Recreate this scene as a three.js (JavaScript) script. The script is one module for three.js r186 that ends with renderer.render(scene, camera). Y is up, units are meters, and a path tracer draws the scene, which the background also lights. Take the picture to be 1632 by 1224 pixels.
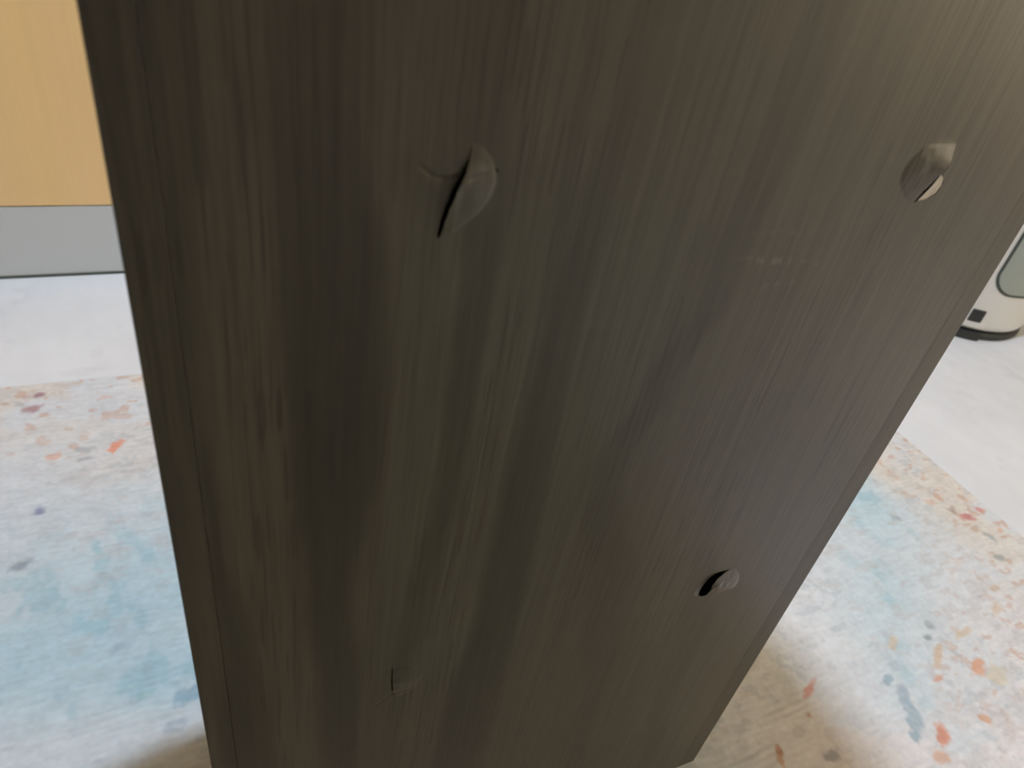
import * as THREE from 'three';
import { RectAreaLightUniformsLib } from 'three/addons/lights/RectAreaLightUniformsLib.js';
import { RoundedBoxGeometry } from 'three/addons/geometries/RoundedBoxGeometry.js';
import { mergeGeometries } from 'three/addons/utils/BufferGeometryUtils.js';

// ---------------------------------------------------------------- camera, sky, exposure
// x runs along the panel, y up, -z away from the viewer; metres
const scene = new THREE.Scene();
const camera = new THREE.PerspectiveCamera(2 * Math.atan(612 / 1150) * 180 / Math.PI, 1632 / 1224, 0.02, 30);
camera.position.set(0, 0.6065, 0);
camera.up.set(0.11389, 0.79712, -0.59298);
camera.lookAt(0.40003, 0.6065 - 0.58314, -0.70705);
camera.focus = 0.43;
camera.userData.fStop = 13;
scene.add(camera);
scene.background = new THREE.Color(1.0, 0.83, 0.58);
scene.backgroundIntensity = 4.3;

const renderer = new THREE.WebGLRenderer({ antialias: true });
renderer.toneMapping = THREE.LinearToneMapping;
renderer.toneMappingExposure = 1.0;
renderer.outputColorSpace = THREE.SRGBColorSpace;
renderer.shadowMap.enabled = true;
RectAreaLightUniformsLib.init();

const LAMP = { x: 0.2, z: -0.45, w: 0.17, d: 0.055, power: 1250, color: [0.87, 1.0, 1.21] };
const FAR_LAMP = { x: 1.6, z: 1.3, w: 0.5, d: 0.3, power: 8, color: [1.0, 0.9, 0.74] };
const ROOM = { x0: -2.3, x1: 2.5, z0: -1.66, z1: 2.4, h: 2.6 };

// ---------------------------------------------------------------- helpers
function rng(seed) { let s = seed >>> 0; return () => { s = (s + 0x6D2B79F5) >>> 0; let t = Math.imul(s ^ (s >>> 15), 1 | s); t = (t + Math.imul(t ^ (t >>> 7), 61 | t)) ^ t; return ((t ^ (t >>> 14)) >>> 0) / 4294967296; }; }
const PERM = (() => { const r = rng(77), p = new Float32Array(65536); for (let i = 0; i < p.length; i++) p[i] = r(); return p; })();
const hash = (i, j) => PERM[((i & 255) << 8 | (j & 255)) ^ ((i >> 8) * 31 & 255) ^ ((j >> 8) * 57 & 255)];
function noise(x, y) {
  const i = Math.floor(x), j = Math.floor(y); let a = x - i, b = y - j;
  a = a * a * (3 - 2 * a); b = b * b * (3 - 2 * b);
  const p = hash(i, j), q = hash(i + 1, j), r = hash(i, j + 1), s = hash(i + 1, j + 1);
  return p + (q - p) * a + (r - p) * b + (p - q - r + s) * a * b;
}
const fbm = (x, y, n = 3) => { let s = 0, a = 0.5, t = 0; for (let k = 0; k < n; k++) { s += a * noise(x, y); t += a; x = x * 2.03 + 17.1; y = y * 2.03 + 5.7; a *= 0.5; } return s / t; };
const clamp = (x, a = 0, b = 1) => Math.min(b, Math.max(a, x));
const smooth = (a, b, x) => { const t = clamp((x - a) / (b - a)); return t * t * (3 - 2 * t); };
const mix = (a, b, t) => a + (b - a) * t;
const toS = (c) => Math.round(255 * clamp(c <= 0.0031308 ? 12.92 * c : 1.055 * Math.pow(c, 1 / 2.4) - 0.055));
const lin = (r, g, b) => [r, g, b].map((v) => { v /= 255; return v <= 0.04045 ? v / 12.92 : Math.pow((v + 0.055) / 1.055, 2.4); });

// texture over the metric rectangle [u0,u1]x[v0,v1]; the uv of the geometry are metres
function metricTexture(W, H, u0, u1, v0, v1, fn, srgb) {
  const data = new Uint8Array(W * H * 4);
  for (let j = 0; j < H; j++) for (let i = 0; i < W; i++) {
    const c = fn(u0 + (u1 - u0) * (i + 0.5) / W, v0 + (v1 - v0) * (j + 0.5) / H), k = (j * W + i) * 4;
    if (srgb) { data[k] = toS(c[0]); data[k + 1] = toS(c[1]); data[k + 2] = toS(c[2]); }
    else data[k] = data[k + 1] = data[k + 2] = Math.round(255 * clamp(c));
    data[k + 3] = 255;
  }
  const t = new THREE.DataTexture(data, W, H, THREE.RGBAFormat);
  if (srgb) t.colorSpace = THREE.SRGBColorSpace;
  t.magFilter = THREE.LinearFilter; t.minFilter = THREE.LinearMipmapLinearFilter; t.generateMipmaps = true;
  t.wrapS = t.wrapT = THREE.RepeatWrapping;
  t.repeat.set(1 / (u1 - u0), 1 / (v1 - v0)); t.offset.set(-u0 / (u1 - u0), -v0 / (v1 - v0));
  t.needsUpdate = true;
  return t;
}
const names = new Map();
function numbered(n) { const k = names.get(n) ?? 0; names.set(n, k + 1); return k ? n + '_' + String(k).padStart(3, '0') : n; }
function mesh(name, geo, mat, parent = scene, label) {
  const m = new THREE.Mesh(geo, mat); m.name = parent === scene ? numbered(name) : name;
  m.castShadow = m.receiveShadow = true; if (label) m.userData.label = label; parent.add(m); return m;
}
function thing(name, label, category, pos = [0, 0, 0]) {
  const g = new THREE.Group(); g.name = numbered(name); g.position.set(...pos); g.userData = { label, category }; scene.add(g); return g;
}
function struct(name, geo, mat, label) { const m = mesh(name, geo, mat); m.userData.kind = 'structure'; if (label) m.userData.label = label; return m; }
// metre uv on any geometry, from the dominant direction of each face
function boxUV(g) {
  g = g.index ? g.toNonIndexed() : g; g.computeVertexNormals();
  const p = g.attributes.position, uv = new Float32Array(p.count * 2), a = new THREE.Vector3(), b = new THREE.Vector3(), c = new THREE.Vector3();
  for (let i = 0; i < p.count; i += 3) {
    a.fromBufferAttribute(p, i); b.fromBufferAttribute(p, i + 1).sub(a); c.fromBufferAttribute(p, i + 2).sub(a);
    const n = b.cross(c), ax = Math.abs(n.x), ay = Math.abs(n.y), az = Math.abs(n.z);
    for (let k = i; k < i + 3; k++) {
      const x = p.getX(k), y = p.getY(k), z = p.getZ(k);
      if (az >= ax && az >= ay) { uv[2 * k] = x; uv[2 * k + 1] = y; } else if (ax >= ay) { uv[2 * k] = z; uv[2 * k + 1] = y; } else { uv[2 * k] = x; uv[2 * k + 1] = -z; }
    }
  }
  g.setAttribute('uv', new THREE.BufferAttribute(uv, 2)); return g;
}
const box = (x0, x1, y0, y1, z0, z1, r = 0) => {
  const g = r ? new RoundedBoxGeometry(x1 - x0, y1 - y0, z1 - z0, 2, r) : new THREE.BoxGeometry(x1 - x0, y1 - y0, z1 - z0);
  g.translate((x0 + x1) / 2, (y0 + y1) / 2, (z0 + z1) / 2); return boxUV(g);
};

// ---------------------------------------------------------------- procedural materials
// dark walnut decor of the panel: long dark figure bands, each a list of [height, left, right, strength]
const BANDS = [
  [[0.75, 0.027, 0.044, 0.22], [0.55, 0.027, 0.043, 0.24], [0.49, 0.0265, 0.056, 0.36], [0.42, 0.0275, 0.0585, 0.42], [0.34, 0.033, 0.050, 0.34], [0.26, 0.038, 0.056, 0.36], [0, 0.046, 0.060, 0.3]],
  [[0.75, 0.073, 0.090, 0.18], [0.55, 0.073, 0.090, 0.18], [0.48, 0.082, 0.092, 0.26], [0.40, 0.083, 0.093, 0.26], [0.325, 0.076, 0.086, 0.22], [0.24, 0.070, 0.080, 0.18], [0, 0.06, 0.07, 0.1]],
  [[0.75, 0.12, 0.128, 0.14], [0.55, 0.121, 0.129, 0.16], [0.48, 0.113, 0.128, 0.30], [0.40, 0.112, 0.131, 0.36], [0.31, 0.113, 0.136, 0.40], [0.22, 0.105, 0.137, 0.38], [0, 0.09, 0.13, 0.3]],
  [[0.75, 0.183, 0.20, 0.2], [0.557, 0.181, 0.199, 0.24], [0.475, 0.178, 0.195, 0.30], [0.43, 0.166, 0.182, 0.26], [0.39, 0.152, 0.172, 0.24], [0.28, 0.177, 0.21, 0.22], [0.17, 0.20, 0.216, 0.2], [0, 0.22, 0.24, 0.2]],
  [[0.75, 0.262, 0.272, 0.12], [0.55, 0.258, 0.268, 0.14], [0.45, 0.25, 0.262, 0.12], [0.35, 0.235, 0.25, 0.12], [0.2, 0.26, 0.285, 0.2], [0, 0.29, 0.30, 0.2]],
  [[0.75, -0.001, 0.010, 0.10], [0.55, -0.002, 0.004, 0.14], [0.40, -0.002, 0.002, 0.16], [0.32, -0.002, 0.010, 0.2], [0.26, -0.008, 0.014, 0.34], [0.18, -0.004, 0.020, 0.40], [0, 0, 0.02, 0.4]],
  [[0.75, 0.002, 0.022, -0.16], [0.55, 0.002, 0.022, -0.16], [0.47, 0.002, 0.024, -0.24], [0.40, 0.004, 0.026, -0.24], [0.34, 0.006, 0.032, -0.18], [0.27, 0.018, 0.036, -0.2], [0, 0.02, 0.04, -0.15]],
  [[0.75, 0.046, 0.068, -0.06], [0.55, 0.046, 0.070, -0.08], [0.48, 0.0575, 0.080, -0.2], [0.40, 0.0595, 0.082, -0.2], [0.32, 0.056, 0.074, -0.06], [0, 0.07, 0.09, 0]],
  [[0.75, 0.092, 0.12, -0.10], [0.55, 0.092, 0.118, -0.12], [0.48, 0.094, 0.112, -0.12], [0.40, 0.094, 0.111, -0.14], [0.31, 0.088, 0.111, -0.14], [0.2, 0.08, 0.10, -0.08], [0, 0.07, 0.09, 0]],
  [[0.75, 0.305, 0.31, 0.10], [0.4, 0.30, 0.306, 0.14], [0, 0.295, 0.30, 0.14]],
];
function bandAt(b, y) {
  let i = 0; while (i < b.length - 2 && y < b[i + 1][0]) i++;
  const t = smooth(b[i][0], b[i + 1][0], y);
  return [1, 2, 3].map((k) => mix(b[i][k], b[i + 1][k], b[i][0] > b[i + 1][0] ? smooth(0, 1, (b[i][0] - y) / (b[i][0] - b[i + 1][0])) : t));
}
let bandRow = -1, bandNow = [];
function grain(u, y) {            // 0..1, fine fibres and pores
  const w = u + 0.004 * (noise(y * 4 + 3, u * 6) - 0.5) + 0.0012 * (noise(y * 16, u * 30) - 0.5);
  const f = 0.34 * noise(w * 380, y * 11) + 0.40 * noise(w * 850 + 9, y * 24 + 4) + 0.26 * noise(w * 1800, y * 90);
  const pore = smooth(0.70, 0.86, noise(w * 1000 + 40, y * 36)) * smooth(0.35, 0.7, noise(w * 60, y * 5 + 7));
  return clamp(f * 0.95 + 0.02 - 0.45 * pore);
}
const WOOD = [0.0580, 0.0555, 0.0445];
function woodColour(u, y) {
  if (y !== bandRow) { bandRow = y; bandNow = BANDS.map((b) => bandAt(b, y)); }
  const w = u + 0.0035 * (fbm(y * 9, u * 14, 2) - 0.5);
  let v = 1, green = 0;
  for (const [a, b, s] of bandNow) { const e = 0.0022 + 0.10 * (b - a); const m = smooth(a - e, a + e, w) * (1 - smooth(b - e, b + e, w)); v *= 1 - 1.25 * s * m; green += m * Math.max(0, s); }
  v *= 0.87 + 0.26 * fbm(w * 38, y * 1.6 + 2, 3);                      // broad streaks
  v *= 0.92 + 0.16 * fbm(u * 9 + 4, y * 7, 2);
  v *= 0.58 + 0.84 * grain(u, y);
  // faint pale rubbing marks across the grain beside the upper right bulge
  const sc = (cu, cy, lu, ly, k) => { const a = (u - cu) / lu, b = (y - cy - 0.15 * (u - cu) * k) / ly; const d = a * a + b * b; return d < 1 ? (1 - d) * smooth(0.42, 0.75, noise(u * 700, y * 380)) : 0; };
  const rub = sc(0.212, 0.4895, 0.024, 0.0022, -0.6) + sc(0.231, 0.4868, 0.004, 0.0012, 0) * 1.6 + 0.6 * sc(0.216, 0.4785, 0.014, 0.0017, 0.4) + 0.35 * sc(0.207, 0.5015, 0.02, 0.002, 0);
  const g = 0.5 * green + 0.18 * (fbm(u * 16 + 30, y * 11, 2) - 0.5);  // olive and plum drift in the print
  const o = smooth(0.045, 0.075, w) * (1 - smooth(0.14, 0.2, w)) * smooth(0.56, 0.48, y) * smooth(0.18, 0.3, y) * (0.6 + 0.8 * fbm(u * 20 + 8, y * 9, 2)); // olive figure
  return [WOOD[0] * v * (1 - 0.08 * g - 0.08 * o) + 0.05 * rub, WOOD[1] * v * (1 + 0.05 * g + 0.03 * o) + 0.046 * rub, WOOD[2] * v * (1 - 0.12 * g + 0.02 * o) + 0.042 * rub];
}
const woodMap = metricTexture(1500, 2048, -0.03, 0.37, 0, 0.745, woodColour, true);
const woodBump = metricTexture(1500, 1024, -0.03, 0.37, 0, 0.745, (u, y) => grain(u, y), false);
const M = {};
M.wood = new THREE.MeshPhysicalMaterial({ map: woodMap, bumpMap: woodBump, bumpScale: 0.00012, roughness: 0.42, specularIntensity: 0.25, clearcoat: 1, clearcoatRoughness: 0.45 });
M.woodEdge = new THREE.MeshPhysicalMaterial({ map: woodMap, color: new THREE.Color(0.84, 0.82, 0.78), bumpMap: woodBump, bumpScale: 0.0001, roughness: 0.5, specularIntensity: 0.3, clearcoat: 1, clearcoatRoughness: 0.5 });
M.core = new THREE.MeshStandardMaterial({ color: new THREE.Color(0.05, 0.038, 0.026), roughness: 0.95 });
M.paleCore = new THREE.MeshStandardMaterial({
  map: metricTexture(128, 128, 0.25, 0.30, 0.50, 0.55, (u, y) => { const v = 0.88 + 0.24 * fbm(u * 900, y * 900, 2); return [0.74 * v, 0.72 * v, 0.70 * v]; }, true), roughness: 0.8 });

const beech = (u, y) => {
  const w = u + 0.01 * noise(y * 2, u * 5), v = 0.95 + 0.06 * fbm(w * 55, y * 2.2, 3) + 0.035 * (fbm(w * 6, y * 1.1, 2) - 0.5) + 0.02 * noise(w * 420, y * 12);
  return [0.80 * v, 0.56 * v, 0.27 * v * (0.97 + 0.06 * noise(w * 20, y))];
};
M.beech = new THREE.MeshPhysicalMaterial({ map: metricTexture(1024, 512, -0.6, 0.6, 0, 1.2, beech, true), roughness: 0.42 });
M.plinth = new THREE.MeshStandardMaterial({ color: new THREE.Color(0.54, 0.575, 0.585), roughness: 0.4, metalness: 0.15 });
M.floor = new THREE.MeshPhysicalMaterial({
  map: metricTexture(1536, 1536, -1.6, 1.6, -1.6, 1.6, (u, w) => {
    const v = 0.90 + 0.11 * fbm(u * 13, w * 9, 3) + 0.07 * (fbm(u * 46 + 8, w * 30, 3) - 0.5) - 0.05 * smooth(0.66, 0.82, noise(u * 28, w * 17)) * smooth(0.55, 0.8, noise(u * 70 + 5, w * 60));
    return [0.74 * v, 0.765 * v, 0.795 * v];
  }, true), roughness: 0.42 });
M.wall = new THREE.MeshStandardMaterial({ color: new THREE.Color(0.66, 0.56, 0.44), roughness: 0.9 });
M.ceiling = new THREE.MeshStandardMaterial({ color: new THREE.Color(0.78, 0.76, 0.72), roughness: 0.95 });
M.white = new THREE.MeshPhysicalMaterial({ color: new THREE.Color(0.70, 0.70, 0.67), roughness: 0.38 });
M.sage = new THREE.MeshPhysicalMaterial({ color: new THREE.Color(0.33, 0.37, 0.33), roughness: 0.45 });
M.darkRubber = new THREE.MeshStandardMaterial({ color: new THREE.Color(0.022, 0.025, 0.024), roughness: 0.6 });
M.seam = new THREE.MeshStandardMaterial({ color: new THREE.Color(0.07, 0.085, 0.07), roughness: 0.7 });
M.metal = new THREE.MeshStandardMaterial({ color: new THREE.Color(0.7, 0.7, 0.7), roughness: 0.5 });

// ---------------------------------------------------------------- rug dye
const RUG = { u0: -0.95, u1: 0.955, w0: -0.86, w1: 0.84, t: 0.007 };
const gs = (u, w, cu, cw, su, sw) => Math.exp(-(((u - cu) / su) ** 2) - (((w - cw) / sw) ** 2));
const BLOTS = [ // [u, w, half length, half width, turn, colour, strength]
  [-0.171, 0.815, 0.013, 0.008, 0.1, [140, 62, 78], 0.95], [-0.173, 0.790, 0.014, 0.008, 0.3, [150, 88, 88], 0.9], [-0.088, 0.704, 0.006, 0.016, -0.5, [226, 122, 62], 0.95],
  [-0.158, 0.622, 0.007, 0.011, 0.2, [96, 106, 150], 0.9], [-0.150, 0.700, 0.008, 0.008, 0.2, [214, 150, 110], 0.7], [-0.131, 0.712, 0.006, 0.007, 0.2, [190, 140, 110], 0.6], [-0.120, 0.706, 0.010, 0.005, 0.0, [140, 150, 150], 0.7],
  [-0.120, 0.69, 0.009, 0.004, 0, [120, 130, 140], 0.6], [-0.102, 0.797, 0.008, 0.005, 0, [216, 160, 140], 0.6], [-0.19, 0.80, 0.006, 0.006, 0, [150, 156, 160], 0.7], [-0.14, 0.83, 0.016, 0.005, 0.1, [200, 182, 165], 0.7],
  [-0.165, 0.552, 0.012, 0.008, 0.3, [100, 112, 128], 0.75], [-0.105, 0.555, 0.007, 0.012, 0, [130, 178, 190], 0.8], [-0.034, 0.374, 0.012, 0.010, 0.4, [112, 160, 182], 0.9], [-0.04, 0.352, 0.012, 0.008, 0.2, [150, 170, 185], 0.8],
  [-0.085, 0.438, 0.008, 0.008, 0.1, [130, 160, 176], 0.75], [-0.064, 0.405, 0.006, 0.014, 0, [134, 172, 184], 0.8], [-0.068, 0.385, 0.010, 0.005, 0.3, [138, 188, 192], 0.8], [-0.03, 0.335, 0.006, 0.006, 0, [150, 164, 184], 0.6],
  [-0.04, 0.302, 0.005, 0.005, 0, [120, 80, 50], 0.9],
  [0.906, 0.335, 0.012, 0.008, -0.5, [182, 76, 52], 0.95], [0.938, 0.342, 0.010, 0.006, -0.5, [204, 112, 86], 0.85], [0.893, 0.352, 0.009, 0.008, -0.4, [150, 118, 90], 0.8], [0.894, 0.378, 0.006, 0.012, 0.2, [186, 134, 96], 0.8],
  [0.871, 0.372, 0.010, 0.006, 0.4, [204, 164, 130], 0.7], [0.896, 0.318, 0.009, 0.006, 0, [178, 140, 96], 0.7], [0.905, 0.30, 0.007, 0.010, 0, [120, 136, 140], 0.7], [0.93, 0.306, 0.008, 0.006, 0.3, [206, 150, 96], 0.7],
  [0.80, 0.362, 0.010, 0.006, -0.8, [120, 140, 148], 0.75], [0.885, 0.272, 0.012, 0.006, -0.4, [124, 128, 118], 0.75],
  [0.510, 0.209, 0.013, 0.004, 0.45, [204, 124, 106], 0.9], [0.489, 0.187, 0.006, 0.006, 0, [176, 112, 60], 0.9], [0.438, 0.170, 0.005, 0.007, 0, [172, 108, 60], 0.95], [0.432, 0.160, 0.004, 0.006, 0, [186, 128, 70], 0.8],
  [0.606, 0.131, 0.013, 0.008, 0.5, [204, 112, 52], 0.95], [0.711, 0.170, 0.017, 0.009, 0.4, [208, 136, 78], 0.9], [0.655, 0.174, 0.010, 0.004, 0.1, [196, 126, 82], 0.8], [0.726, 0.158, 0.02, 0.012, 0.6, [204, 190, 160], 0.8], [0.665, 0.128, 0.008, 0.007, -0.6, [206, 140, 84], 0.85],
  [0.598, 0.190, 0.012, 0.006, 0.2, [120, 152, 168], 0.85], [0.600, 0.172, 0.008, 0.016, -0.5, [142, 164, 180], 0.85], [0.590, 0.150, 0.010, 0.016, -0.45, [130, 158, 172], 0.85], [0.620, 0.205, 0.010, 0.012, 0, [166, 186, 196], 0.8], [0.578, 0.138, 0.008, 0.007, 0, [112, 146, 160], 0.85],
  [0.70, 0.226, 0.008, 0.008, 0, [128, 140, 144], 0.75], [0.685, 0.214, 0.006, 0.005, 0, [110, 130, 140], 0.8], [0.64, 0.222, 0.010, 0.006, 0.4, [206, 180, 140], 0.7], [0.68, 0.196, 0.018, 0.005, 0.6, [198, 160, 112], 0.75], [0.73, 0.205, 0.016, 0.005, 0.2, [200, 168, 124], 0.7],
  [0.485, 0.150, 0.012, 0.006, 0.2, [110, 112, 126], 0.7], [0.80, 0.215, 0.016, 0.006, 0.4, [202, 170, 134], 0.7], [0.83, 0.24, 0.010, 0.006, 0, [186, 150, 116], 0.7], [0.585, 0.113, 0.010, 0.006, 0.1, [206, 150, 110], 0.8],
].map(([u, w, a, b, t, c, k]) => ({ u, w, a, b, ct: Math.cos(t), st: Math.sin(t), c: lin(...c), k }));
const CY = lin(163, 197, 208), GR = lin(203, 206, 209), PK = lin(214, 208, 207), BE = lin(208, 198, 184), WH = lin(220, 222, 222), RUST = lin(190, 132, 84), SLATE = lin(140, 158, 168), TEAL = lin(120, 176, 190);
function rugColour(u, v) {
  const w = v, wob = 0.05 * (fbm(u * 11, w * 11, 3) - 0.5), U = u + wob, V = w + 0.05 * (fbm(u * 11 + 40, w * 11 + 9, 3) - 0.5);
  const edge = Math.min(RUG.u1 - u, RUG.w1 - w), n = fbm(u * 18, w * 18, 3), n2 = fbm(u * 42 + 3, w * 42, 3);
  let c = [...GR];
  const add = (k, t) => { t = clamp(t); c = c.map((x, i) => mix(x, k[i], t)); };
  add(PK, 1.6 * (gs(U, V, -0.22, 0.30, 0.13, 0.07) + gs(U, V, -0.05, 0.33, 0.05, 0.05) + gs(U, V, 0.52, 0.10, 0.13, 0.1) + gs(U, V, 0.82, 0.10, 0.16, 0.1)) * smooth(0.3, 0.6, n));
  add(WH, gs(U, V, 0.55, 0.27, 0.09, 0.06) * 0.35);
  add(BE, smooth(0.17, 0.02, edge) * smooth(0.34, 0.60, n) * 0.85 + 0.9 * gs(U, V, 0.87, 0.42, 0.05, 0.09) + 0.5 * gs(U, V, -0.06, 0.68, 0.07, 0.05));
  const cy = gs(U, V, -0.10, 0.52, 0.14, 0.09) + gs(U, V, -0.02, 0.42, 0.10, 0.10) + gs(U, V, -0.20, 0.44, 0.10, 0.06) + gs(U, V, 0.77, 0.40, 0.06, 0.08) + 0.8 * gs(U, V, 0.68, 0.28, 0.06, 0.06) + 0.6 * gs(U, V, 0.62, 0.2, 0.03, 0.07);
  add(CY, cy * (0.42 + 0.7 * n));
  const far = smooth(0.55, 0.3, cy + 0.1);
  add(SLATE, 0.34 * smooth(0.60, 0.74, fbm(u * 80 + 3, w * 110, 3)) * smooth(0.45, 0.7, noise(u * 7 + 2, w * 7)));
  add(TEAL, 0.55 * clamp(cy) * smooth(0.60, 0.76, fbm(u * 50 + 31, w * 30, 3)));
  const warm = clamp(smooth(0.22, 0.02, edge) + 0.8 * gs(U, V, 0.74, 0.17, 0.12, 0.08)) * far;
  add(RUST, 0.62 * warm * smooth(0.62, 0.76, fbm(u * 74 + 70, w * 98 + 11, 3)));
  add(lin(178, 170, 166), 0.35 * smooth(0.56, 0.72, fbm(u * 60 + 9, w * 90, 3)) * smooth(0.35, 0.65, noise(u * 9, w * 9 + 5)));
  for (const b of BLOTS) {
    const du = u - b.u, dw = w - b.w; if (Math.abs(du) > 0.045 || Math.abs(dw) > 0.045) continue;
    const p = (du * b.ct + dw * b.st) / b.a, q = (-du * b.st + dw * b.ct) / b.b, d = Math.sqrt(p * p + q * q) + 1.3 * (fbm(u * 120, w * 120, 2) - 0.5);
    add(b.c, b.k * smooth(1.15, 0.35, d));
  }
  const yarn = 0.86 + 0.10 * noise(u * 70, w * 300) + 0.10 * noise(u * 260, w * 300 + 7) + 0.12 * (fbm(u * 55 + 3, w * 75, 3) - 0.5) + 0.06;
  const m = (c[0] + c[1] + c[2]) / 3, base = [0.63, 0.66, 0.685];
  return c.map((x, i) => mix(base[i], mix(m, x, 0.95), 0.76) * yarn);
}
M.rug = new THREE.MeshStandardMaterial({
  map: metricTexture(2048, 1536, -0.35, 0.96, -0.1, 0.85, rugColour, true),
  bumpMap: metricTexture(1536, 1536, -0.35, 0.96, -0.1, 0.85, (u, w) => 0.3 * (0.5 + 0.5 * Math.sin(w * 900 + 5 * noise(u * 30, w * 40))) * noise(u * 60, w * 60) + 0.7 * fbm(u * 90, w * 130, 3), false),
  bumpScale: 0.0018, roughness: 1 });

// ---------------------------------------------------------------- room shell
const { x0, x1, z0, z1, h } = ROOM, T = 0.12;
struct('floor', box(x0 - T, x1 + T, -0.1, 0, z0 - T, z1 + T), M.floor, 'pale mottled vinyl floor');
struct('ceiling', box(x0 - T, x1 + T, h, h + T, z0 - T, z1 + T), M.ceiling);
struct('wall_back', box(x0 - T, x1 + T, 0, h, z0 - T, z0), M.wall);
struct('wall_left', box(x0 - T, x0, 0, h, z0, z1), M.wall);
struct('wall_front', box(x0 - T, x1 + T, 0, h, z1, z1 + T), M.wall);
// right wall with a window opening
const win = { z0: 0.3, z1: 2.2, y0: 0.34, y1: 2.2 };
const wallRight = [
  box(x1, x1 + T, 0, win.y0, z0, z1), box(x1, x1 + T, win.y1, h, z0, z1), box(x1, x1 + T, win.y0, win.y1, z0, win.z0), box(x1, x1 + T, win.y0, win.y1, win.z1, z1)];
struct('wall_right', mergeGeometries(wallRight), M.wall);
const wf = []; const fr = 0.05;
wf.push(box(x1 + 0.03, x1 + 0.09, win.y0, win.y0 + fr, win.z0, win.z1), box(x1 + 0.03, x1 + 0.09, win.y1 - fr, win.y1, win.z0, win.z1));
for (const z of [win.z0, (win.z0 + win.z1) / 2 - fr / 2, win.z1 - fr]) wf.push(box(x1 + 0.03, x1 + 0.09, win.y0 + fr, win.y1 - fr, z, z + fr));
const window1 = new THREE.Group(); window1.name = 'window_1'; window1.userData.kind = 'structure'; scene.add(window1);
mesh('window_frame', mergeGeometries(wf), M.white, window1);
const glass = new THREE.MeshPhysicalMaterial({ color: 0xffffff, transmission: 1, thickness: 0, roughness: 0, ior: 1.5 });
for (const z of [win.z0 + fr, (win.z0 + win.z1) / 2 + fr / 2]) mesh('window_pane', box(x1 + 0.056, x1 + 0.062, win.y0 + fr, win.y1 - fr, z, z + (win.z1 - win.z0) / 2 - 1.5 * fr), glass, window1);

// ---------------------------------------------------------------- ceiling lamps (out of frame)
function ceilingLamp(L, label) {
  const t = thing('ceiling_light', label, 'ceiling light', [L.x, h, L.z]);
  mesh('frame', mergeGeometries([box(-L.w / 2 - 0.02, L.w / 2 + 0.02, -0.03, 0, -L.d / 2 - 0.02, -L.d / 2), box(-L.w / 2 - 0.02, L.w / 2 + 0.02, -0.03, 0, L.d / 2, L.d / 2 + 0.02),
    box(-L.w / 2 - 0.02, -L.w / 2, -0.03, 0, -L.d / 2, L.d / 2), box(L.w / 2, L.w / 2 + 0.02, -0.03, 0, -L.d / 2, L.d / 2)]), M.metal, t);
  mesh('diffuser', box(-L.w / 2, L.w / 2, -0.02, -0.005, -L.d / 2, L.d / 2), new THREE.MeshStandardMaterial({ color: 0xffffff, emissive: new THREE.Color(...L.color), emissiveIntensity: 2 }), t);
  const a = new THREE.RectAreaLight(new THREE.Color(...L.color), L.power, L.w, L.d);
  a.position.set(0, -0.024, 0); a.rotation.x = -Math.PI / 2; t.add(a);
}
ceilingLamp(LAMP, 'small oblong ceiling light above the dark wooden furniture');
ceilingLamp(FAR_LAMP, 'warm square ceiling light towards the front of the room');

// ---------------------------------------------------------------- rug
{
  const r = 0.012, s = new THREE.Shape(), { u0, u1, w0, w1 } = RUG;
  s.moveTo(u0 + r, w0); s.lineTo(u1 - r, w0); s.absarc(u1 - r, w0 + r, r, -Math.PI / 2, 0); s.lineTo(u1, w1 - r); s.absarc(u1 - r, w1 - r, r, 0, Math.PI / 2); s.lineTo(u0 + r, w1); s.absarc(u0 + r, w1 - r, r, Math.PI / 2, Math.PI); s.lineTo(u0, w0 + r); s.absarc(u0 + r, w0 + r, r, Math.PI, 1.5 * Math.PI);
  const g = new THREE.ExtrudeGeometry(s, { depth: RUG.t - 0.004, bevelEnabled: true, bevelThickness: 0.002, bevelSize: 0.002, bevelOffset: -0.002, bevelSegments: 2 });
  g.translate(0, 0, 0.002); g.rotateX(-Math.PI / 2);            // (u, w) -> x, -z
  const rug = mesh('rug', g, M.rug); rug.userData = { label: 'pale distressed area rug with washed blue and rust flecks, lying on white floor', category: 'rug' }; rug.position.y = 0.0005;
}

// ---------------------------------------------------------------- beech cupboard behind
{
  const zf = -1.12, t = thing('cupboard', 'pale beech cupboard on a grey plinth standing behind the rug', 'cupboard', [0, 0, 0]);
  mesh('plinth', box(-1.5, 0.72, 0, 0.1105, zf - 0.02, zf, 0.001), M.plinth, t, 'grey metal plinth');
  mesh('plinth_seal', box(-1.5, 0.72, 0, 0.0035, zf, zf + 0.002), M.seam, t, 'thin dark sealing strip along the floor');
  mesh('carcass', box(-1.5, 0.72, 0.1105, 2.1, z0 + 0.01, zf - 0.02), M.beech, t);
  for (let k = 0; k < 3; k++) {
    const a = -1.5 + 0.74 * k + 0.0015; const d = mesh('door', box(a, a + 0.737, 0.1115, 2.1, zf - 0.019, zf + 0.001, 0.0015), M.beech, t);
    mesh('handle', box(a + 0.66, a + 0.672, 1.0, 1.16, zf + 0.001, zf + 0.025, 0.004), M.metal, d);
  }
}

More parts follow.
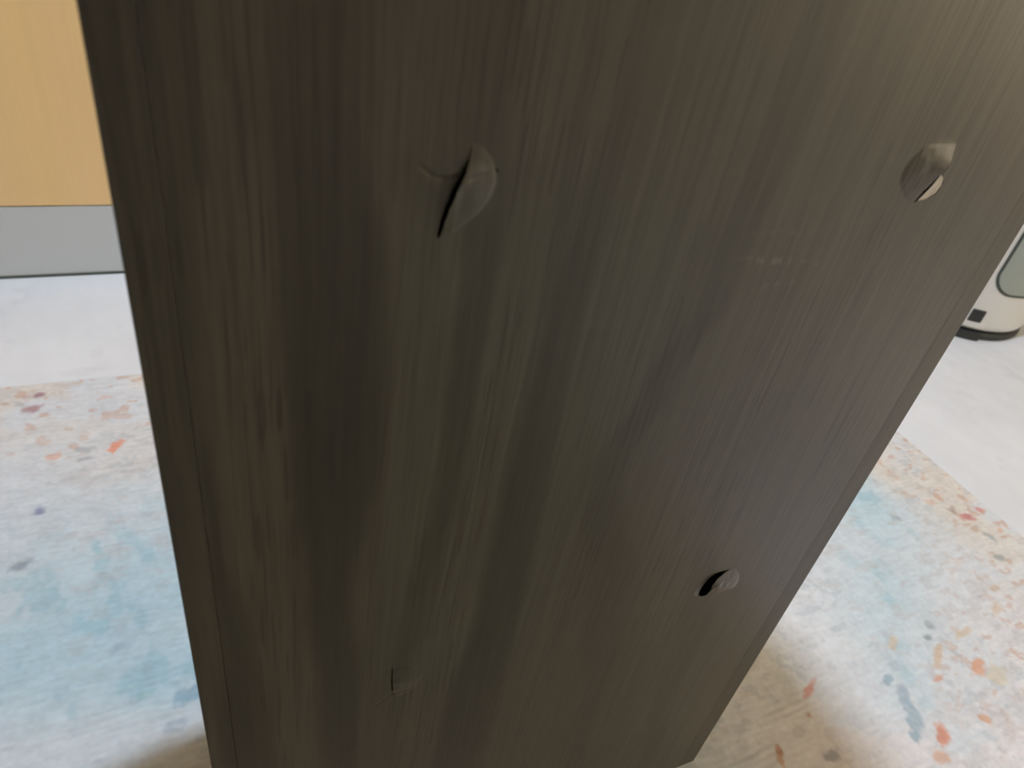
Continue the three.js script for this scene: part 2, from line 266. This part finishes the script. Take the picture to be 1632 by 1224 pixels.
// ---------------------------------------------------------------- round white appliance
{
  const R = 0.143, t = thing('air_purifier', 'round white appliance with grey-green inset panel standing on white floor', 'appliance', [1.45, 0, -0.82]);
  const pt = (deg, y, r) => { const a = deg * Math.PI / 180; return new THREE.Vector3(Math.cos(a) * r, y, Math.sin(a) * r); };
  const L = (pts) => { const g = new THREE.LatheGeometry(pts.map((p) => new THREE.Vector2(...p)), 96); g.computeVertexNormals(); return g; };
  mesh('body', L([[0, 0.016], [R - 0.012, 0.016], [R - 0.003, 0.021], [R, 0.032], [R, 0.46], [R - 0.004, 0.472], [R - 0.016, 0.48], [0.05, 0.482], [0, 0.482]]), M.white, t);
  mesh('base_rim', L([[0, 0], [R - 0.004, 0], [R - 0.001, 0.004], [R - 0.002, 0.013], [R - 0.012, 0.0165], [0, 0.0165]]), M.darkRubber, t, 'dark rubber base rim');
  // curved inset, outline with rounded lower corners; a: degrees, b: height
  function patch(a0, a1, y0, y1, r, rad, th) {
    const s = new THREE.Shape(), k = Math.PI / 180 * R, A = a0 * k, B = a1 * k;
    s.moveTo(A + rad, y0); s.lineTo(B - rad, y0); s.absarc(B - rad, y0 + rad, rad, -Math.PI / 2, 0); s.lineTo(B, y1 - rad); s.absarc(B - rad, y1 - rad, rad, 0, Math.PI / 2); s.lineTo(A + rad, y1); s.absarc(A + rad, y1 - rad, rad, Math.PI / 2, Math.PI); s.lineTo(A, y0 + rad); s.absarc(A + rad, y0 + rad, rad, Math.PI, 1.5 * Math.PI);
    const P = s.getPoints(24), cols = 40, pos = [], idx = [];
    const span = (x) => { let lo = y0, hi = y1; const inA = x - A < rad ? rad - (x - A) : B - x < rad ? rad - (B - x) : 0; const d = rad - Math.sqrt(Math.max(0, rad * rad - inA * inA)); return [lo + d, hi - d]; };
    for (let i = 0; i <= cols; i++) { const x = A + (B - A) * (0.5 - 0.5 * Math.cos(Math.PI * i / cols)), [lo, hi] = span(x); for (const [y, q] of [[lo, r - th], [lo, r], [hi, r], [hi, r - th]]) pos.push(...pt(x / k, y, q)); }
    for (let i = 0; i < cols; i++) for (let j = 0; j < 3; j++) { const p = i * 4 + j, q = p + 4; idx.push(p, p + 1, q, q, p + 1, q + 1); }
    let g = new THREE.BufferGeometry(); g.setAttribute('position', new THREE.Float32BufferAttribute(pos, 3)); g.setIndex(idx); g = g.toNonIndexed(); g.computeVertexNormals(); return boxUV(g);
  }
  const both = (m) => { const c = m.clone(); c.side = THREE.DoubleSide; return c; };
  mesh('seam', patch(50, 130, 0.098, 0.42, R + 0.0006, 0.044, 0.003), both(M.seam), t, 'dark gap around the inset panel');
  mesh('inset_panel', patch(52, 128, 0.103, 0.415, R + 0.0022, 0.040, 0.003), both(M.sage), t, 'grey-green inset panel');
  mesh('port', patch(121.5, 131.5, 0.037, 0.062, R + 0.0008, 0.002, 0.002), both(M.darkRubber), t, 'small dark port');
  mesh('port_lip', patch(117, 133, 0.026, 0.036, R + 0.0025, 0.002, 0.003), both(M.white), t);
  mesh('foot', patch(117, 136, 0.001, 0.017, R + 0.006, 0.003, 0.012), both(M.darkRubber), t, 'dark rubber foot');
}

// ---------------------------------------------------------------- dark wooden furniture: slab with top
const PZ = -0.1873, UL = -0.0133, UR = 0.3545, JL = -0.0022, JR = 0.3405, TOP = 0.72;
const desk = thing('table', 'dark walnut-look laminate table base, seen close, face bulged and torn in four places', 'table', [0, RUG.t + 0.0005, 0]);
const HALF = 0.024;
const pl = (pts) => (y) => { let i = 0; while (i < pts.length - 2 && y < pts[i + 1][0]) i++; const t = clamp((pts[i][0] - y) / (pts[i][0] - pts[i + 1][0])); return mix(pts[i][1], pts[i + 1][1], t); };
const tears = [ // el / er: edges of the left and right lip as [height, x]
  { // upper left: curved slit with a cross crack, right lip lifted
    u: 0.0735, y: 0.518, c: [0.0743, 0.5195],
    el: [[0.542, 0.0790], [0.5292, 0.0780], [0.5262, 0.0769], [0.5236, 0.0762], [0.5194, 0.0741], [0.5152, 0.0726], [0.5102, 0.0713], [0.5050, 0.0708], [0.5040, 0.0716], [0.494, 0.0716]],
    er: [[0.542, 0.0790], [0.5292, 0.0780], [0.5262, 0.0771], [0.5236, 0.0764], [0.5194, 0.0745], [0.5152, 0.0733], [0.5102, 0.0724], [0.5056, 0.0721], [0.5040, 0.0716], [0.494, 0.0716]],
    hl: 0.0004, hr: 0.0030, mid: 0.25, soft: 1, out: [[0.0875, 0.5255], [0.0880, 0.5205], [0.0858, 0.5150], [0.0821, 0.5104], [0.0770, 0.5062], [0.0716, 0.5036], [0.0660, 0.5085], [0.0615, 0.5180], [0.0585, 0.5278], [0.0640, 0.5330], [0.0720, 0.5335], [0.0800, 0.5345], [0.0840, 0.5312]], groove: [[0.0640, 0.5262], [0.0676, 0.5236], [0.0704, 0.5229], [0.0764, 0.5235], [0.0828, 0.5241], [0.0870, 0.5253]] },
  { // upper right: left lip lifted, pale core bared to the right of the slit
    u: 0.273, y: 0.5245, c: [0.2786, 0.5300],
    el: [[0.5485, 0.2806], [0.5365, 0.2800], [0.5312, 0.2787], [0.5263, 0.2768], [0.5224, 0.2752], [0.5177, 0.2733], [0.5128, 0.2728], [0.5005, 0.2728]],
    er: [[0.5485, 0.2806], [0.5365, 0.2800], [0.5325, 0.2805], [0.5297, 0.2816], [0.5271, 0.2823], [0.5255, 0.2812], [0.5245, 0.2812], [0.5229, 0.2838], [0.5198, 0.2848], [0.5165, 0.2836], [0.5142, 0.2796], [0.5128, 0.2728], [0.5005, 0.2728]],
    hl: 0.0031, hr: 0.0002, mid: 0.3, out: [[0.2850, 0.5285], [0.2845, 0.5240], [0.2800, 0.5165], [0.2730, 0.5124], [0.2690, 0.5128], [0.2628, 0.5168], [0.2572, 0.5222], [0.2566, 0.5260], [0.2590, 0.5315], [0.2643, 0.5374], [0.2725, 0.5392], [0.2802, 0.5372], [0.2840, 0.5335]] },
  { // lower right: short open blister, right lip standing up
    u: 0.273, y: 0.270, c: [0.2690, 0.2715],
    el: [[0.294, 0.2772], [0.2826, 0.2762], [0.2808, 0.2680], [0.2770, 0.2628], [0.2677, 0.2602], [0.2632, 0.2601], [0.2616, 0.2632], [0.246, 0.2632]],
    er: [[0.294, 0.2772], [0.2826, 0.2762], [0.2815, 0.2712], [0.2785, 0.2668], [0.2740, 0.2648], [0.2680, 0.2650], [0.2630, 0.2652], [0.2616, 0.2632], [0.246, 0.2632]],
    hl: -0.0024, hr: 0.0030, mid: 0, out: [[0.2885, 0.2710], [0.2893, 0.2620], [0.2860, 0.2560], [0.2800, 0.2560], [0.2700, 0.2590], [0.2620, 0.2610], [0.2560, 0.2640], [0.2550, 0.2720], [0.2590, 0.2820], [0.2680, 0.2860], [0.2765, 0.2832], [0.2840, 0.2785]] },
  { // lower left: small low bulge with hairline cracks
    u: 0.074, y: 0.262, c: [0.0735, 0.2640],
    el: [[0.286, 0.0712], [0.2765, 0.0710], [0.2743, 0.0710], [0.2700, 0.0713], [0.2644, 0.0714], [0.2580, 0.0722], [0.2519, 0.0736], [0.2505, 0.0740], [0.238, 0.0740]],
    er: [[0.286, 0.0712], [0.2765, 0.0713], [0.2743, 0.0717], [0.2700, 0.0716], [0.2644, 0.0718], [0.2580, 0.0725], [0.2519, 0.0738], [0.2505, 0.0740], [0.238, 0.0740]],
    hl: 0.0003, hr: 0.0013, mid: 0.3, fine: 1, out: [[0.0885, 0.2640], [0.0870, 0.2560], [0.0800, 0.2510], [0.0735, 0.2495], [0.0640, 0.2480], [0.0610, 0.2560], [0.0620, 0.2680], [0.0660, 0.2750], [0.0715, 0.2775], [0.0800, 0.2745]], groove: [[0.0650, 0.2480], [0.0690, 0.2508], [0.0725, 0.2540], [0.0800, 0.2545], [0.0880, 0.2600]] },
];
// face panel with a square cut for each tear; the lips below close the cut again
{
  const s = new THREE.Shape([[JL + 0.00015, 0.001], [UR - 0.004, 0.001], [UR - 0.004, TOP], [JL + 0.00015, TOP]].map((p) => new THREE.Vector2(...p)));
  for (const t of tears) s.holes.push(new THREE.Path([[-1, -1], [-1, 1], [1, 1], [1, -1]].map(([a, b]) => new THREE.Vector2(t.u + a * HALF, t.y + b * HALF))));
  const g = new THREE.ExtrudeGeometry(s, { depth: 0.010, bevelEnabled: false }); g.translate(0, 0, PZ - 0.010);
  const panel = mesh('face_panel', g, M.wood, desk);
  tears.forEach((t, n) => {
    const EL = pl(t.el), ER = pl(t.er), hi = t.el[1][0], lo = t.el[t.el.length - 2][0], jag = (y) => 0.00035 * (noise(y * 1500, n * 9) - 0.5) + 0.0004 * (noise(y * 500, n * 7 + 3) - 0.5);
    const inCrack = (y) => smooth(lo - 0.0005, lo + 0.0015, y) * (1 - smooth(hi - 0.0015, hi + 0.0005, y));
    const poly = t.out.map(([u, y]) => [Math.atan2(y - t.c[1], u - t.c[0]), Math.hypot(u - t.c[0], y - t.c[1])]).sort((p, q) => p[0] - q[0]);
    const outAt = (a) => { // distance from the centre to the outline in direction a
      let p = poly[poly.length - 1], q = poly[0]; p = [p[0] - 2 * Math.PI, p[1]];
      for (let k = 0; k <= poly.length; k++) { q = k < poly.length ? poly[k] : [poly[0][0] + 2 * Math.PI, poly[0][1]]; if (a <= q[0]) break; p = q; }
      const w = q[0] - p[0], s1 = Math.sin(q[0] - a) , s2 = Math.sin(a - p[0]); return p[1] * q[1] * Math.sin(w) / (p[1] * s2 + q[1] * s1 || 1e-9);
    };
    const wrap = (a) => a > Math.PI ? a - 2 * Math.PI : a < -Math.PI ? a + 2 * Math.PI : a;
    const outSoft = (a) => (outAt(wrap(a - 0.2)) + outAt(wrap(a - 0.1)) + outAt(a) + outAt(wrap(a + 0.1)) + outAt(wrap(a + 0.2))) / 5;
    for (const side of [-1, 1]) {
      const NX = 56, NY = 112, top = [], under = [], uv = [];
      for (let j = 0; j <= NY; j++) {
        const y = t.y - HALF + 2 * HALF * j / NY, e = (side < 0 ? EL(y) : ER(y)) + jag(y) * inCrack(y) * (side < 0 ? 0.5 : 1), far = t.u + side * HALF;
        for (let i = 0; i <= NX; i++) {
          const u = mix(e, far, Math.pow(i / NX, 1.35)), du = u - t.c[0], dy = y - t.c[1], a = Math.atan2(dy, du), rho = Math.hypot(du, dy) / outSoft(a);
          const w = t.soft ? inCrack(y) * (1 - smooth(hi - 0.004, hi, y)) + 0.5 * smooth(hi - 0.004, hi, y) * (1 - smooth(hi, hi + 0.005, y)) : inCrack(y), hs = side < 0 ? t.hl : t.hr, hc = mix(t.mid * Math.max(t.hl, t.hr), hs, w);
          let q = rho < 1 ? Math.pow(1 - rho, 0.85) : 0; q = q * smooth(1.0, 0.9, rho) + 0; let hgt = hc * q * (1 + 0.25 * (noise(u * 260, y * 260 + n) - 0.5)); if (n === 1) hgt *= 1 - 0.5 * smooth(0.530, 0.5375, y);
          if (t.groove) {
            let d = 1; for (let k = 0; k < t.groove.length - 1; k++) { const [ax, ay] = t.groove[k], [bx, by] = t.groove[k + 1], lx = bx - ax, ly = by - ay, f = clamp(((u - ax) * lx + (y - ay) * ly) / (lx * lx + ly * ly)); d = Math.min(d, Math.hypot(u - ax - f * lx, y - ay - f * ly)); }
            hgt -= (t.fine ? 0.00022 : 0.00045) * (1 - smooth(0, 0.0007, d));
          }
          top.push(u, y, PZ + hgt); under.push(u, y, PZ + hgt - 0.0002); uv.push(u, y);
        }
      }
      const pos = top.concat(under), idx = [], N = (NX + 1) * (NY + 1), q4 = (a, b, c, d, f) => f ? idx.push(a, b, c, b, d, c) : idx.push(a, c, b, b, c, d);
      for (let j = 0; j < NY; j++) { for (let i = 0; i < NX; i++) { const a = j * (NX + 1) + i, c = a + NX + 1; q4(a, a + 1, c, c + 1, side > 0); q4(N + a, N + a + 1, N + c, N + c + 1, side < 0); } }
      const g2 = new THREE.BufferGeometry(); g2.setAttribute('position', new THREE.Float32BufferAttribute(pos, 3)); g2.setAttribute('uv', new THREE.Float32BufferAttribute(uv.concat(uv), 2)); g2.setIndex(idx); g2.computeVertexNormals();
      // torn edge of the foil
      const ep = [], eu = [], ei = []; for (let j = 0; j <= NY; j++) { const a = j * (NX + 1) * 3; ep.push(top[a], top[a + 1], top[a + 2], under[a], under[a + 1], under[a + 2]); eu.push(top[a], top[a + 1], top[a], top[a + 1]); }
      for (let j = 0; j < NY; j++) { const a = 2 * j; if (side > 0) ei.push(a, a + 2, a + 1, a + 1, a + 2, a + 3); else ei.push(a, a + 1, a + 2, a + 1, a + 3, a + 2); }
      const g3 = new THREE.BufferGeometry(); g3.setAttribute('position', new THREE.Float32BufferAttribute(ep, 3)); g3.setAttribute('uv', new THREE.Float32BufferAttribute(eu, 2)); g3.setIndex(ei); g3.computeVertexNormals();
      mesh('laminate_lip', mergeGeometries([g2, g3]), M.wood, panel);
    }
    mesh('hollow_core', box(t.u - HALF, t.u + HALF, t.y - HALF, t.y + HALF, PZ - 0.009, PZ - 0.0055), M.core, panel, 'dark broken board inside the tear');
  });
  // bared pale core of the upper right tear
  const P = [[0.2812, 0.5330], [0.2850, 0.5290], [0.2860, 0.5220], [0.2855, 0.5150], [0.2800, 0.5120], [0.2738, 0.5120], [0.2764, 0.5155], [0.2790, 0.5195], [0.2808, 0.5240], [0.2798, 0.5285], [0.2802, 0.5325]];
  const gp = new THREE.ExtrudeGeometry(new THREE.Shape(P.map((p) => new THREE.Vector2(...p))), { depth: 0.002, bevelEnabled: false }); gp.translate(0, 0, PZ - 0.00222);
  mesh('bared_core', gp, M.paleCore, panel, 'pale grey core bared by the tear');
}
const BACK = -0.343;
mesh('side_board', box(UL, JL, 0.001, TOP, BACK, PZ, 0.0004), M.wood, desk);
mesh('side_board', (() => { // right board, its front edge a touch lower than the face
  const s = new THREE.Shape([[0.3375, 0.001], [UR, 0.001], [UR, TOP], [0.3418, TOP]].map((p) => new THREE.Vector2(...p)));
  const g = new THREE.ExtrudeGeometry(s, { depth: 0.155, bevelEnabled: false }); g.translate(0, 0, PZ - 0.155 + 0.00006); return g; })(), M.woodEdge, desk);
mesh('rear_panel', box(JL, 0.336, 0.001, TOP, BACK, BACK + 0.016), M.wood, desk);
{ // overhanging top above the frame: seen only by its shade on the rug
  const s = new THREE.Shape(), k = 1.402, X = (v) => LAMP.x + (v - LAMP.x) / k, W = (v) => -LAMP.z + (v + LAMP.z) / k;
  const l = X(-0.25), r = X(0.525), f = W(-1.3), b = W(0.342), rl = 0.23 / k, rr = 0.10 / k;
  s.moveTo(l, f); s.lineTo(r, f); s.lineTo(r, b - rr); s.absarc(r - rr, b - rr, rr, 0, Math.PI / 2); s.lineTo(l + rl, b); s.absarc(l + rl, b - rl, rl, Math.PI / 2, Math.PI); s.lineTo(l, f);
  const g = new THREE.ExtrudeGeometry(s, { depth: 0.025, bevelEnabled: false, curveSegments: 40 }); g.rotateX(-Math.PI / 2); g.translate(0, TOP, 0);
  mesh('tabletop', boxUV(g), M.woodEdge, desk);
  mesh('end_panel', box(l + 0.03, l + 0.05, 0.001, TOP, -0.10, 0.72), M.wood, desk);
}

renderer.render(scene, camera);
